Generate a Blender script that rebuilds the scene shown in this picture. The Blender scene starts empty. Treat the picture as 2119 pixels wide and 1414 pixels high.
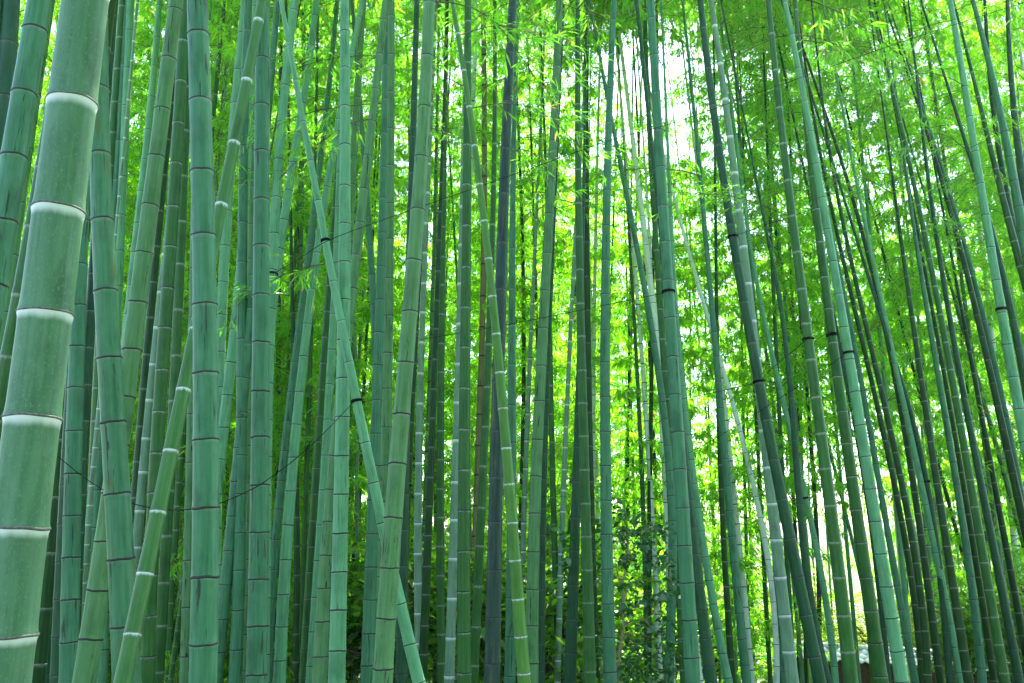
import bpy, math, random
import numpy as np
from mathutils import Vector, Matrix

# ------------------------------------------------------------------ camera, sky, sun, exposure
SC = bpy.context.scene
COL = SC.collection
PITCH = math.radians(13.0)
FPX, CX, CY = 1900.0, 1059.5, 707.0
CAM = np.array([0.0, 0.0, 1.6])
cam_d = bpy.data.cameras.new('camera')
cam_d.sensor_width = 36.0
cam_d.lens = FPX / 2119.0 * 36.0
cam_d.clip_start = 0.05
cam_d.clip_end = 3000
cam_o = bpy.data.objects.new('camera', cam_d)
COL.objects.link(cam_o)
cam_o.location = CAM
cam_o.rotation_euler = (math.radians(90) + PITCH, 0, 0)
SC.camera = cam_o

SUN_EL, SUN_AZ = math.radians(60), math.radians(14)      # azimuth clockwise from +Y (ahead), to the right
world = bpy.data.worlds.new('World')
SC.world = world
world.use_nodes = True
wn = world.node_tree.nodes
wl = world.node_tree.links
sky = wn.new('ShaderNodeTexSky')
sky.sky_type = 'NISHITA'
sky.sun_disc = False
sky.sun_elevation = SUN_EL
sky.sun_rotation = SUN_AZ
sky.air_density = 1.0
sky.dust_density = 1.5
wl.new(sky.outputs[0], wn['Background'].inputs[0])
wn['Background'].inputs[1].default_value = 0.15
sun_d = bpy.data.lights.new('sun', 'SUN')
sun_d.energy = 5.0
sun_d.angle = math.radians(0.6)
sun_d.color = (1.0, 0.95, 0.84)
sun_o = bpy.data.objects.new('sun', sun_d)
COL.objects.link(sun_o)
to_sun = Vector((math.sin(SUN_AZ) * math.cos(SUN_EL), math.cos(SUN_AZ) * math.cos(SUN_EL), math.sin(SUN_EL)))
sun_o.rotation_euler = (-to_sun).to_track_quat('-Z', 'Y').to_euler()
sun_o.location = (0, 0, 30)
SC.view_settings.view_transform = 'Standard'
SC.view_settings.look = 'None'
SC.view_settings.gamma = 1.0
SC.view_settings.use_curve_mapping = False
SC.view_settings.exposure = 2.8
SC.render.engine = 'CYCLES'
cy = SC.cycles
cy.max_bounces = 5
cy.diffuse_bounces = 4
cy.glossy_bounces = 2
cy.transmission_bounces = 4
cy.transparent_max_bounces = 6
cy.volume_bounces = 0
cy.caustics_reflective = False
cy.caustics_refractive = False
cy.use_denoising = True
cy.sample_clamp_indirect = 6.0

rng = np.random.default_rng(7)
random.seed(7)
CT, ST = math.cos(PITCH), math.sin(PITCH)

def at(px, py, Y):
    """World point seen at a pixel of the photograph on the plane y = Y, and its depth along the view axis."""
    a = (px - CX) / FPX
    b = (CY - py) / FPX
    d = np.array([a, CT - b * ST, ST + b * CT])
    s = Y / d[1]
    return CAM + d * s, s

def project(p):
    v = np.asarray(p) - CAM
    dep = v[1] * CT + v[2] * ST
    if dep <= 0.1:
        return -9999, -9999
    return CX + FPX * v[0] / dep, CY - FPX * (-v[1] * ST + v[2] * CT) / dep

def ground_z(x, y):
    x = np.asarray(x, float); y = np.asarray(y, float)
    s = np.clip((y - 3) / 45.0, 0, 1)
    z = -4.2 * s * s * (3 - 2 * s)
    far = np.clip((y - 70) / 200.0, 0, 1)
    z = z + 14.0 * far * far
    return z + 0.05 * np.sin(x * 0.9 + 1.3) * np.sin(y * 0.7) + 0.12 * np.sin(x * 0.21) * np.sin(y * 0.17 + 2)

# ------------------------------------------------------------------ materials
def new_mat(name):
    m = bpy.data.materials.new(name)
    m.use_nodes = True
    nt = m.node_tree
    nt.nodes.clear()
    out = nt.nodes.new('ShaderNodeOutputMaterial')
    return m, nt, out

def N(nt, kind, **kw):
    n = nt.nodes.new(kind)
    for k, v in kw.items():
        if k.startswith('i_'):
            key = k[2:]
            key = int(key) if key.isdigit() else key.replace('_', ' ')
            n.inputs[key].default_value = v
        else:
            setattr(n, k, v)
    return n

def mixc(nt, fac, a, b):
    n = nt.nodes.new('ShaderNodeMix')
    n.data_type = 'RGBA'
    for sock, v in ((n.inputs[0], fac), (n.inputs[6], a), (n.inputs[7], b)):
        if hasattr(v, 'links'):
            nt.links.new(v, sock)
        else:
            sock.default_value = v if not isinstance(v, tuple) or len(v) == 4 else (*v, 1)
    return n.outputs[2]

def ramp(nt, src, lo, hi):
    n = nt.nodes.new('ShaderNodeMapRange')
    n.interpolation_type = 'SMOOTHSTEP'
    nt.links.new(src, n.inputs[0])
    n.inputs[1].default_value = lo
    n.inputs[2].default_value = hi
    return n.outputs[0]

def mul(nt, a, b):
    n = nt.nodes.new('ShaderNodeMath')
    n.operation = 'MULTIPLY'
    for s, v in ((n.inputs[0], a), (n.inputs[1], b)):
        if hasattr(v, 'links'):
            nt.links.new(v, s)
        else:
            s.default_value = v
    return n.outputs[0]

def noise(nt, vec, scale, detail=3.0, rough=0.55):
    mp = N(nt, 'ShaderNodeMapping')
    mp.inputs['Scale'].default_value = scale
    nt.links.new(vec, mp.inputs[0])
    n = N(nt, 'ShaderNodeTexNoise', i_Scale=1.0, i_Detail=detail, i_Roughness=rough)
    nt.links.new(mp.outputs[0], n.inputs['Vector'])
    return n.outputs['Fac']

def culm_material(name, base, alt, frost=0.15, rough=0.42, stain=None, scratch=0.5, joined=None, bloom=0.3):
    """Waxy bamboo skin: streaks along the grain, mottling, fine specks, scratches and the pale bloom below each node."""
    base = tuple(c * 0.92 for c in base); alt = tuple(c * 0.92 for c in alt)
    m, nt, out = new_mat(name)
    at_ = N(nt, 'ShaderNodeAttribute', attribute_name='skin')
    tt = N(nt, 'ShaderNodeAttribute', attribute_name='along')
    v = at_.outputs['Vector']
    streak = noise(nt, v, (70, 70, 3.0), 4)
    blotch = noise(nt, v, (9, 9, 3.5), 4)
    col = mixc(nt, ramp(nt, streak, 0.32, 0.70), base, alt)
    dark = tuple(c * 0.45 for c in base)
    col = mixc(nt, mul(nt, ramp(nt, blotch, 0.46, 0.72), 0.6), col, dark)
    fine = noise(nt, v, (130, 130, 14), 3, 0.7)
    col = mixc(nt, mul(nt, ramp(nt, fine, 0.5, 0.75), 0.35), col, dark)
    specks = noise(nt, v, (240, 240, 120), 2)
    pale = tuple(min(1, c * 1.25 + 0.05) for c in base)
    col = mixc(nt, mul(nt, ramp(nt, specks, 0.55, 0.70), bloom), col, pale)
    waxy = N(nt, 'ShaderNodeMath', operation='MULTIPLY')        # old wax is thicker towards the upper end of an internode
    nt.links.new(ramp(nt, tt.outputs['Fac'], 0.35, 1.05), waxy.inputs[0]); nt.links.new(ramp(nt, blotch, 0.25, 0.65), waxy.inputs[1])
    col = mixc(nt, mul(nt, waxy.outputs[0], 0.30), col, pale)
    cloud = noise(nt, v, (16, 16, 9), 5, 0.65)
    col = mixc(nt, mul(nt, ramp(nt, cloud, 0.48, 0.75), bloom * 0.8), col, pale)
    if scratch > 0:
        sc1 = noise(nt, v, (75, 75, 4.5), 3, 0.6)
        sc2 = noise(nt, v, (14, 14, 1.2), 2)
        f = mul(nt, mul(nt, ramp(nt, sc1, 0.585, 0.63), ramp(nt, sc2, 0.50, 0.56)), scratch)
        col = mixc(nt, f, col, (0.018, 0.022, 0.018))
    if stain:
        s1 = noise(nt, v, (26, 26, 2.6), 4, 0.7)
        col = mixc(nt, mul(nt, ramp(nt, s1, 0.55, 0.70), 0.8), col, stain)
    # bloom: a chalky band at the upper end of every internode
    edge = noise(nt, v, (50, 50, 8), 3)
    addn = N(nt, 'ShaderNodeMath', operation='MULTIPLY_ADD')
    nt.links.new(edge, addn.inputs[0]); addn.inputs[1].default_value = 0.06 if frost > 0.9 else 0.10
    nt.links.new(tt.outputs['Fac'], addn.inputs[2])
    band = mul(nt, ramp(nt, addn.outputs[0], 0.915 if frost > 0.9 else 0.98, 1.01 if frost > 0.9 else 1.045), frost)
    col = mixc(nt, band, col, (0.56, 0.62, 0.56))
    if joined is not None:      # thin culms carry their ring colour on the same mesh
        rg = N(nt, 'ShaderNodeAttribute', attribute_name='ring')
        col = mixc(nt, rg.outputs['Fac'], col, joined)
    p = N(nt, 'ShaderNodeBsdfPrincipled', i_Roughness=rough)
    p.inputs['Specular IOR Level'].default_value = 0.16
    nt.links.new(col, p.inputs['Base Color'])
    bmp = N(nt, 'ShaderNodeBump', i_Strength=0.18, i_Distance=0.002)
    nt.links.new(streak, bmp.inputs['Height'])
    nt.links.new(bmp.outputs[0], p.inputs['Normal'])
    nt.links.new(p.outputs[0], out.inputs[0])
    return m

def plain(name, c, rough=0.7, var=0.3, scale=40.0):
    m, nt, out = new_mat(name)
    tc = N(nt, 'ShaderNodeTexCoord')
    f = noise(nt, tc.outputs['Object'], (scale,) * 3, 4)
    col = mixc(nt, ramp(nt, f, 0.3, 0.7), tuple(x * (1 - var) for x in c), tuple(min(1, x * (1 + var)) for x in c))
    p = N(nt, 'ShaderNodeBsdfPrincipled', i_Roughness=rough)
    nt.links.new(col, p.inputs['Base Color'])
    nt.links.new(p.outputs[0], out.inputs[0])
    return m

def leaf_material(name, refl_a, refl_b, trans_a, trans_b, tfac=0.55, gloss=0.06, dry=None):
    m, nt, out = new_mat(name)
    va = N(nt, 'ShaderNodeAttribute', attribute_name='tone')
    f = va.outputs['Fac']
    d = N(nt, 'ShaderNodeBsdfDiffuse')
    t = N(nt, 'ShaderNodeBsdfTranslucent')
    ca = mixc(nt, f, refl_a, refl_b)
    cb = mixc(nt, f, trans_a, trans_b)
    if dry:
        k = ramp(nt, f, 0.955, 0.965)
        ca = mixc(nt, k, ca, dry); cb = mixc(nt, k, cb, dry)
    nt.links.new(ca, d.inputs[0]); nt.links.new(cb, t.inputs[0])
    mx = N(nt, 'ShaderNodeMixShader', i_0=tfac)
    nt.links.new(d.outputs[0], mx.inputs[1]); nt.links.new(t.outputs[0], mx.inputs[2])
    g = N(nt, 'ShaderNodeBsdfGlossy', i_Roughness=0.35)
    g.inputs[0].default_value = (0.9, 0.95, 0.9, 1)
    mg = N(nt, 'ShaderNodeMixShader', i_0=gloss)
    nt.links.new(mx.outputs[0], mg.inputs[1]); nt.links.new(g.outputs[0], mg.inputs[2])
    nt.links.new(mg.outputs[0], out.inputs[0])
    return m

# base, alt, frost, roughness, stain, scratches, bloom
TYPES = {
    'giant': ((0.050, 0.146, 0.060), (0.086, 0.194, 0.102), 0.97, 0.55, None, 0.0, 0.60),
    'teal':  ((0.030, 0.138, 0.056), (0.058, 0.190, 0.088), 0.10, 0.45, None, 0.9, 0.22),
    'tealy': ((0.033, 0.138, 0.052), (0.060, 0.188, 0.082), 0.10, 0.45, (0.10, 0.10, 0.012), 0.9, 0.22),
    'lteal': ((0.080, 0.262, 0.112), (0.136, 0.345, 0.166), 0.15, 0.48, None, 0.4, 0.30),
    'dteal': ((0.008, 0.058, 0.019), (0.018, 0.086, 0.033), 0.08, 0.42, None, 0.5, 0.14),
    'grey':  ((0.056, 0.168, 0.050), (0.100, 0.222, 0.080), 0.10, 0.52, None, 1.0, 0.26),
    'green': ((0.016, 0.092, 0.011), (0.036, 0.128, 0.024), 0.28, 0.40, None, 0.3, 0.14),
    'fresh': ((0.034, 0.128, 0.020), (0.056, 0.160, 0.038), 0.88, 0.42, None, 0.2, 0.18),
    'deep':  ((0.005, 0.042, 0.004), (0.011, 0.062, 0.009), 0.15, 0.40, None, 0.2, 0.07),  # dark green skin; the low light at right is painted into it too
    'vivid': ((0.050, 0.165, 0.016), (0.078, 0.200, 0.034), 0.80, 0.42, None, 0.1, 0.20),
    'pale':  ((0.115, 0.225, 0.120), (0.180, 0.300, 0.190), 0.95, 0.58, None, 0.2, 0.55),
    'white': ((0.520, 0.640, 0.480), (0.640, 0.740, 0.580), 0.30, 0.60, None, 0.2, 0.40),  # wash of sun and haze on far culms, put into the skin colour
    'navy':  ((0.010, 0.036, 0.026), (0.021, 0.058, 0.041), 0.05, 0.42, (0.085, 0.085, 0.035), 0.8, 0.08),
    'tan':   ((0.160, 0.140, 0.058), (0.215, 0.190, 0.092), 0.10, 0.60, None, 0.6, 0.18),
}
RING = {'d': (0.014, 0.012, 0.009), 'p': (0.16, 0.16, 0.10), 'w': (0.09, 0.09, 0.07)}
RINGM = {'d': plain('node_scar_dark', RING['d'], 0.8, 0.5, 90),
         'p': plain('node_scar_pale', RING['p'], 0.7, 0.35, 90),
         'w': plain('node_scar_grey', RING['w'], 0.75, 0.4, 90)}
CM = {k: culm_material('bamboo_skin_' + k, v[0], v[1], v[2], v[3], v[4], v[5], None, v[6]) for k, v in TYPES.items()}
CMJ = {}
def joined_mat(ty, rg):
    if (ty, rg) not in CMJ:
        v = TYPES[ty]
        CMJ[ty, rg] = culm_material('bamboo_skin_thin_%s_%s' % (ty, rg), v[0], v[1], v[2], v[3], v[4], v[5], (*RING[rg], 1), v[6])
    return CMJ[ty, rg]
LEAF = leaf_material('bamboo_leaf', (0.050, 0.150, 0.012), (0.110, 0.220, 0.020), (0.13, 0.66, 0.008), (0.50, 0.88, 0.02), 0.72, 0.03, (0.30, 0.17, 0.04))
LEAFN = leaf_material('bamboo_leaf_near', (0.045, 0.150, 0.015), (0.085, 0.210, 0.025), (0.12, 0.56, 0.012), (0.32, 0.74, 0.03), 0.62, 0.05, (0.32, 0.22, 0.06))
SHRUBL = leaf_material('glossy_shrub_leaf', (0.012, 0.060, 0.016), (0.026, 0.105, 0.030), (0.03, 0.15, 0.015), (0.08, 0.28, 0.03), 0.30, 0.05)
MAPLE = leaf_material('maple_leaf', (0.10, 0.18, 0.010), (0.20, 0.24, 0.015), (0.32, 0.52, 0.015), (0.62, 0.62, 0.03), 0.60, 0.02)
BUSHL = leaf_material('undergrowth_leaf', (0.035, 0.115, 0.018), (0.080, 0.180, 0.028), (0.14, 0.48, 0.02), (0.40, 0.70, 0.03), 0.60, 0.04)
TWIG = plain('twig_bark', (0.075, 0.075, 0.035), 0.8, 0.4, 60)
SHRUBT = plain('shrub_bark', (0.26, 0.20, 0.09), 0.8, 0.4, 60)
TREEB = plain('tree_bark', (0.07, 0.05, 0.035), 0.9, 0.4, 20)
WIREM = plain('black_wire', (0.010, 0.011, 0.010), 1.0, 0.3, 60)
WIREM.node_tree.nodes['Principled BSDF'].inputs['Specular IOR Level'].default_value = 0.05

# ------------------------------------------------------------------ mesh and object helpers
def mesh_np(name, V, F, mats, attrs=None, smooth=True, midx=None):
    me = bpy.data.meshes.new(name)
    V = np.asarray(V, np.float32)
    F = np.asarray(F, np.int32)
    k = F.shape[1]
    me.vertices.add(len(V)); me.vertices.foreach_set('co', V.ravel())
    me.loops.add(F.size); me.loops.foreach_set('vertex_index', F.ravel())
    me.polygons.add(len(F))
    me.polygons.foreach_set('loop_start', np.arange(0, F.size, k, dtype=np.int32))
    if midx is not None:
        me.polygons.foreach_set('material_index', np.asarray(midx, np.int32))
    me.polygons.foreach_set('use_smooth', np.full(len(F), smooth))
    for m in mats:
        me.materials.append(m)
    for an, (ty, data) in (attrs or {}).items():
        a = me.attributes.new(an, ty, 'POINT')
        a.data.foreach_set('vector' if ty == 'FLOAT_VECTOR' else 'value', np.asarray(data, np.float32).ravel())
    me.update(calc_edges=True)
    return me

def link(name, me, parent=None, loc=(0, 0, 0), rot=None, scale=None):
    o = bpy.data.objects.new(name, me)
    COL.objects.link(o)
    o.location = loc
    if rot is not None: o.rotation_euler = rot
    if scale is not None: o.scale = scale
    if parent is not None: o.parent = parent
    return o

def thing(name, label, cat, loc=(0, 0, 0), group=None):
    o = link(name, None, None, loc)
    o.empty_display_size = 0.1
    tag(o, label, cat, group)
    return o

def tag(o, label, cat, group=None):
    o['label'] = label; o['category'] = cat
    if group: o['group'] = group
    return o

def frame(t):
    t = t / np.linalg.norm(t)
    e1 = np.array([1.0, 0, 0]) - t[0] * t
    n = np.linalg.norm(e1)
    if n < 0.2:
        e1 = np.array([0, 1.0, 0]) - t[1] * t; n = np.linalg.norm(e1)
    e1 /= n
    return e1, np.cross(t, e1)

def tube(P, R, sides, cap=True):
    """Quad tube along the points P with radii R."""
    P = np.asarray(P, float); R = np.asarray(R, float)
    n = len(P)
    ang = np.linspace(0, 2 * np.pi, sides, endpoint=False)
    V = np.zeros((n, sides, 3))
    for i in range(n):
        t = P[min(i + 1, n - 1)] - P[max(i - 1, 0)]
        e1, e2 = frame(t)
        V[i] = P[i] + R[i] * (np.cos(ang)[:, None] * e1 + np.sin(ang)[:, None] * e2)
    V = V.reshape(-1, 3)
    j = np.arange(sides); jn = (j + 1) % sides
    F = []
    for i in range(n - 1):
        F.append(np.stack([i * sides + j, i * sides + jn, (i + 1) * sides + jn, (i + 1) * sides + j], 1))
    F = np.concatenate(F)
    return V, F

def join(parts):
    Vs, Fs, off = [], [], 0
    for V, F in parts:
        Vs.append(V); Fs.append(F + off); off += len(V)
    return np.concatenate(Vs), np.concatenate(Fs)

# ------------------------------------------------------------------ ground
gx = np.concatenate([np.linspace(-900, -60, 12), np.linspace(-55, 55, 90), np.linspace(60, 900, 12)])
gy = np.concatenate([np.linspace(-900, -30, 10), np.linspace(-25, 75, 90), np.linspace(80, 1500, 20)])
GX, GY = np.meshgrid(gx, gy)
GV = np.stack([GX, GY, ground_z(GX, GY)], -1).reshape(-1, 3)
a_ = np.arange(len(gy) - 1)[:, None] * len(gx) + np.arange(len(gx) - 1)[None]
GF = np.stack([a_, a_ + 1, a_ + len(gx) + 1, a_ + len(gx)], -1).reshape(-1, 4)
m, nt, out = new_mat('leaf_litter')
tc = N(nt, 'ShaderNodeTexCoord')
g1 = noise(nt, tc.outputs['Object'], (3, 3, 3), 6, 0.7)
g2 = noise(nt, tc.outputs['Object'], (0.15, 0.15, 0.15), 4)
colr = mixc(nt, ramp(nt, g1, 0.35, 0.65), (0.045, 0.036, 0.018), (0.11, 0.09, 0.05))
colr = mixc(nt, ramp(nt, g2, 0.40, 0.60), colr, (0.035, 0.065, 0.015))
p = N(nt, 'ShaderNodeBsdfPrincipled', i_Roughness=0.9)
nt.links.new(colr, p.inputs['Base Color']); nt.links.new(p.outputs[0], out.inputs[0])
go = link('ground', mesh_np('ground', GV, GF, [m]))
go['kind'] = 'structure'

# ------------------------------------------------------------------ leaves
def leaf_block(base, direc, up, L, W, fold=0.25, bend=0.25, fine=False):
    """Narrow pointed leaves; arrays of n. Returns V, F(tri)."""
    n = len(base)
    d = direc / np.linalg.norm(direc, axis=1, keepdims=True)
    s = np.cross(d, up); s /= (np.linalg.norm(s, axis=1, keepdims=True) + 1e-9)
    u = np.cross(s, d)
    L = L[:, None]; W = W[:, None]
    if not fine:
        mid = base + d * L * 0.42
        V = np.stack([base, mid + s * W + u * W * fold, base + d * L - u * L * bend * 0.4, mid - s * W + u * W * fold], 1)
        T = np.array([[0, 1, 2], [0, 2, 3]])
    else:
        q1 = base + d * L * 0.30; q2 = base + d * L * 0.68 - u * L * bend * 0.16
        V = np.stack([base, q1 + s * W + u * W * fold, q2 + s * W * 0.72 + u * W * fold, base + d * L - u * L * bend * 0.45,
                      q2 - s * W * 0.72 + u * W * fold, q1 - s * W + u * W * fold], 1)
        T = np.array([[0, 1, 5], [1, 2, 4], [1, 4, 5], [2, 3, 4]])
    k = V.shape[1]
    F = (np.arange(n)[:, None, None] * k + T[None]).reshape(-1, 3)
    return V.reshape(-1, 3), F, k

def rand_dirs(n, zlo=-1.0, zhi=1.0, r=None):
    r = r or rng
    a = r.uniform(0, 2 * np.pi, n); z = r.uniform(zlo, zhi, n)
    q = np.sqrt(np.clip(1 - z * z, 0.02, 1))
    return np.stack([q * np.cos(a), q * np.sin(a), z], 1)

def plume_mesh(name, height, width, n_branch, leaf_len, seed, mats):
    """A length of bamboo crown: slim side branches off a central line, twigs with fans of hanging narrow leaves."""
    r = np.random.default_rng(seed)
    Vs, Fs, tone, mi, off = [], [], [], [], 0
    bases, dirs = [], []
    for b in range(n_branch):
        z = r.uniform(-0.5, 0.5) * height
        az = r.uniform(0, 2 * np.pi)
        ln = width * r.uniform(0.55, 1.15) * 0.5
        h = np.array([math.cos(az), math.sin(az), 0])
        k = 7
        tt = np.linspace(0, 1, k)
        P = np.array([0, 0, z]) + h * (ln * tt)[:, None] + np.array([0, 0, 1.0]) * (ln * (0.55 * tt - r.uniform(0.35, 0.8) * tt ** 2.2))[:, None]
        P[1:] += r.normal(0, 0.03, (k - 1, 3))
        V, F = tube(P, 0.006 * (1 - 0.75 * tt), 3)
        F = np.concatenate([F[:, [0, 1, 2]], F[:, [0, 2, 3]]])
        Vs.append(V); Fs.append(F + off); off += len(V); tone.append(np.zeros(len(V))); mi.append(np.zeros(len(F)) + 1)
        nt_ = max(5, int(ln * 11))
        for q in range(nt_):
            s = r.uniform(0.12, 1.0)
            c = np.array([np.interp(s, tt, P[:, i]) for i in range(3)])
            td = rand_dirs(1, -0.55, 0.35, r)[0] * 0.5 + h * 0.5
            tl = r.uniform(0.08, 0.32)
            m_ = r.integers(5, 8)
            for w in range(m_):
                bases.append(c + td * tl * (0.35 + 0.65 * w / m_) + r.normal(0, 0.012, 3))
                dirs.append(td * 0.55 + r.normal(0, 0.42, 3) + np.array([0, 0, -0.45]))
    bases = np.array(bases); dirs = np.array(dirs)
    n = len(bases)
    L = leaf_len * r.uniform(0.65, 1.25, n)
    V, F, k = leaf_block(bases, dirs, np.tile([0, 0, 1.0], (n, 1)) + r.normal(0, 0.5, (n, 3)), L, L * r.uniform(0.065, 0.095, n))
    Vs.append(V); Fs.append(F + off); tone.append(np.repeat(r.uniform(0, 1, n), k)); mi.append(np.zeros(len(F)))
    return mesh_np(name, np.concatenate(Vs), np.concatenate(Fs), mats, {'tone': ('FLOAT', np.concatenate(tone))}, False, np.concatenate(mi)), n

PLUMES = []
for i in range(7):
    me, nl = plume_mesh('foliage_plume_%d' % i, 3.2, 3.0, 27, 0.15, 100 + i, [LEAF, TWIG])
    PLUMES.append(me)

def branch_meshes(seed, length):
    """One leafy side branch of a near culm: the twig framework and its leaves as two meshes."""
    r = np.random.default_rng(seed)
    k = 9
    tt = np.linspace(0, 1, k)
    rise = r.uniform(0.10, 0.45); drop = r.uniform(0.3, 0.75)
    P = np.stack([length * tt, 0.05 * np.sin(tt * 5 + seed) * length, length * (rise * tt - drop * tt ** 2.4)], 1)
    parts = [tube(P, 0.0052 * (1 - 0.8 * tt) + 0.0008, 5)]
    bases, dirs = [], []
    for q in range(int(15 * length) + 4):
        s = r.uniform(0.22, 1.0)
        c = np.array([np.interp(s, tt, P[:, i]) for i in range(3)])
        td = np.array([r.uniform(0.1, 0.9), r.uniform(-0.9, 0.9), r.uniform(-0.55, 0.3)])
        td /= np.linalg.norm(td)
        tl = r.uniform(0.12, 0.34)
        Q = np.stack([c, c + td * tl * 0.5, c + td * tl + np.array([0, 0, -0.03])])
        parts.append(tube(Q, [0.0022, 0.0016, 0.0008], 3))
        m_ = r.integers(4, 8)
        for w in range(m_):
            f = 0.3 + 0.7 * (w + 1) / m_
            bases.append(c + td * tl * f)
            dirs.append(td * 0.7 + r.normal(0, 0.38, 3) + np.array([0, 0, -0.32]))
    V, F = join(parts)
    tw = mesh_np('branch_twigs', V, F, [TWIG])
    bases = np.array(bases); dirs = np.array(dirs); n = len(bases)
    L = 0.118 * r.uniform(0.65, 1.2, n)
    V, F, kk = leaf_block(bases, dirs, np.tile([0, 0, 1.0], (n, 1)) + r.normal(0, 0.4, (n, 3)), L, L * r.uniform(0.055, 0.08, n), 0.2, 0.35, True)
    lv = mesh_np('branch_leaves', V, F, [LEAFN], {'tone': ('FLOAT', np.repeat(r.uniform(0, 1, n), kk))}, False)
    return tw, lv
BRANCHES = [branch_meshes(300 + i, 0.8 + 0.13 * i) for i in range(7)]

def add_branch(parent, loc, az, scale, r):
    tw, lv = BRANCHES[int(r.integers(len(BRANCHES)))]
    o = link('branch', tw, parent, loc, (r.uniform(-0.4, 0.4), r.uniform(-0.35, 0.15), az), (scale,) * 3)
    link('branch_foliage', lv, o)

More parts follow.
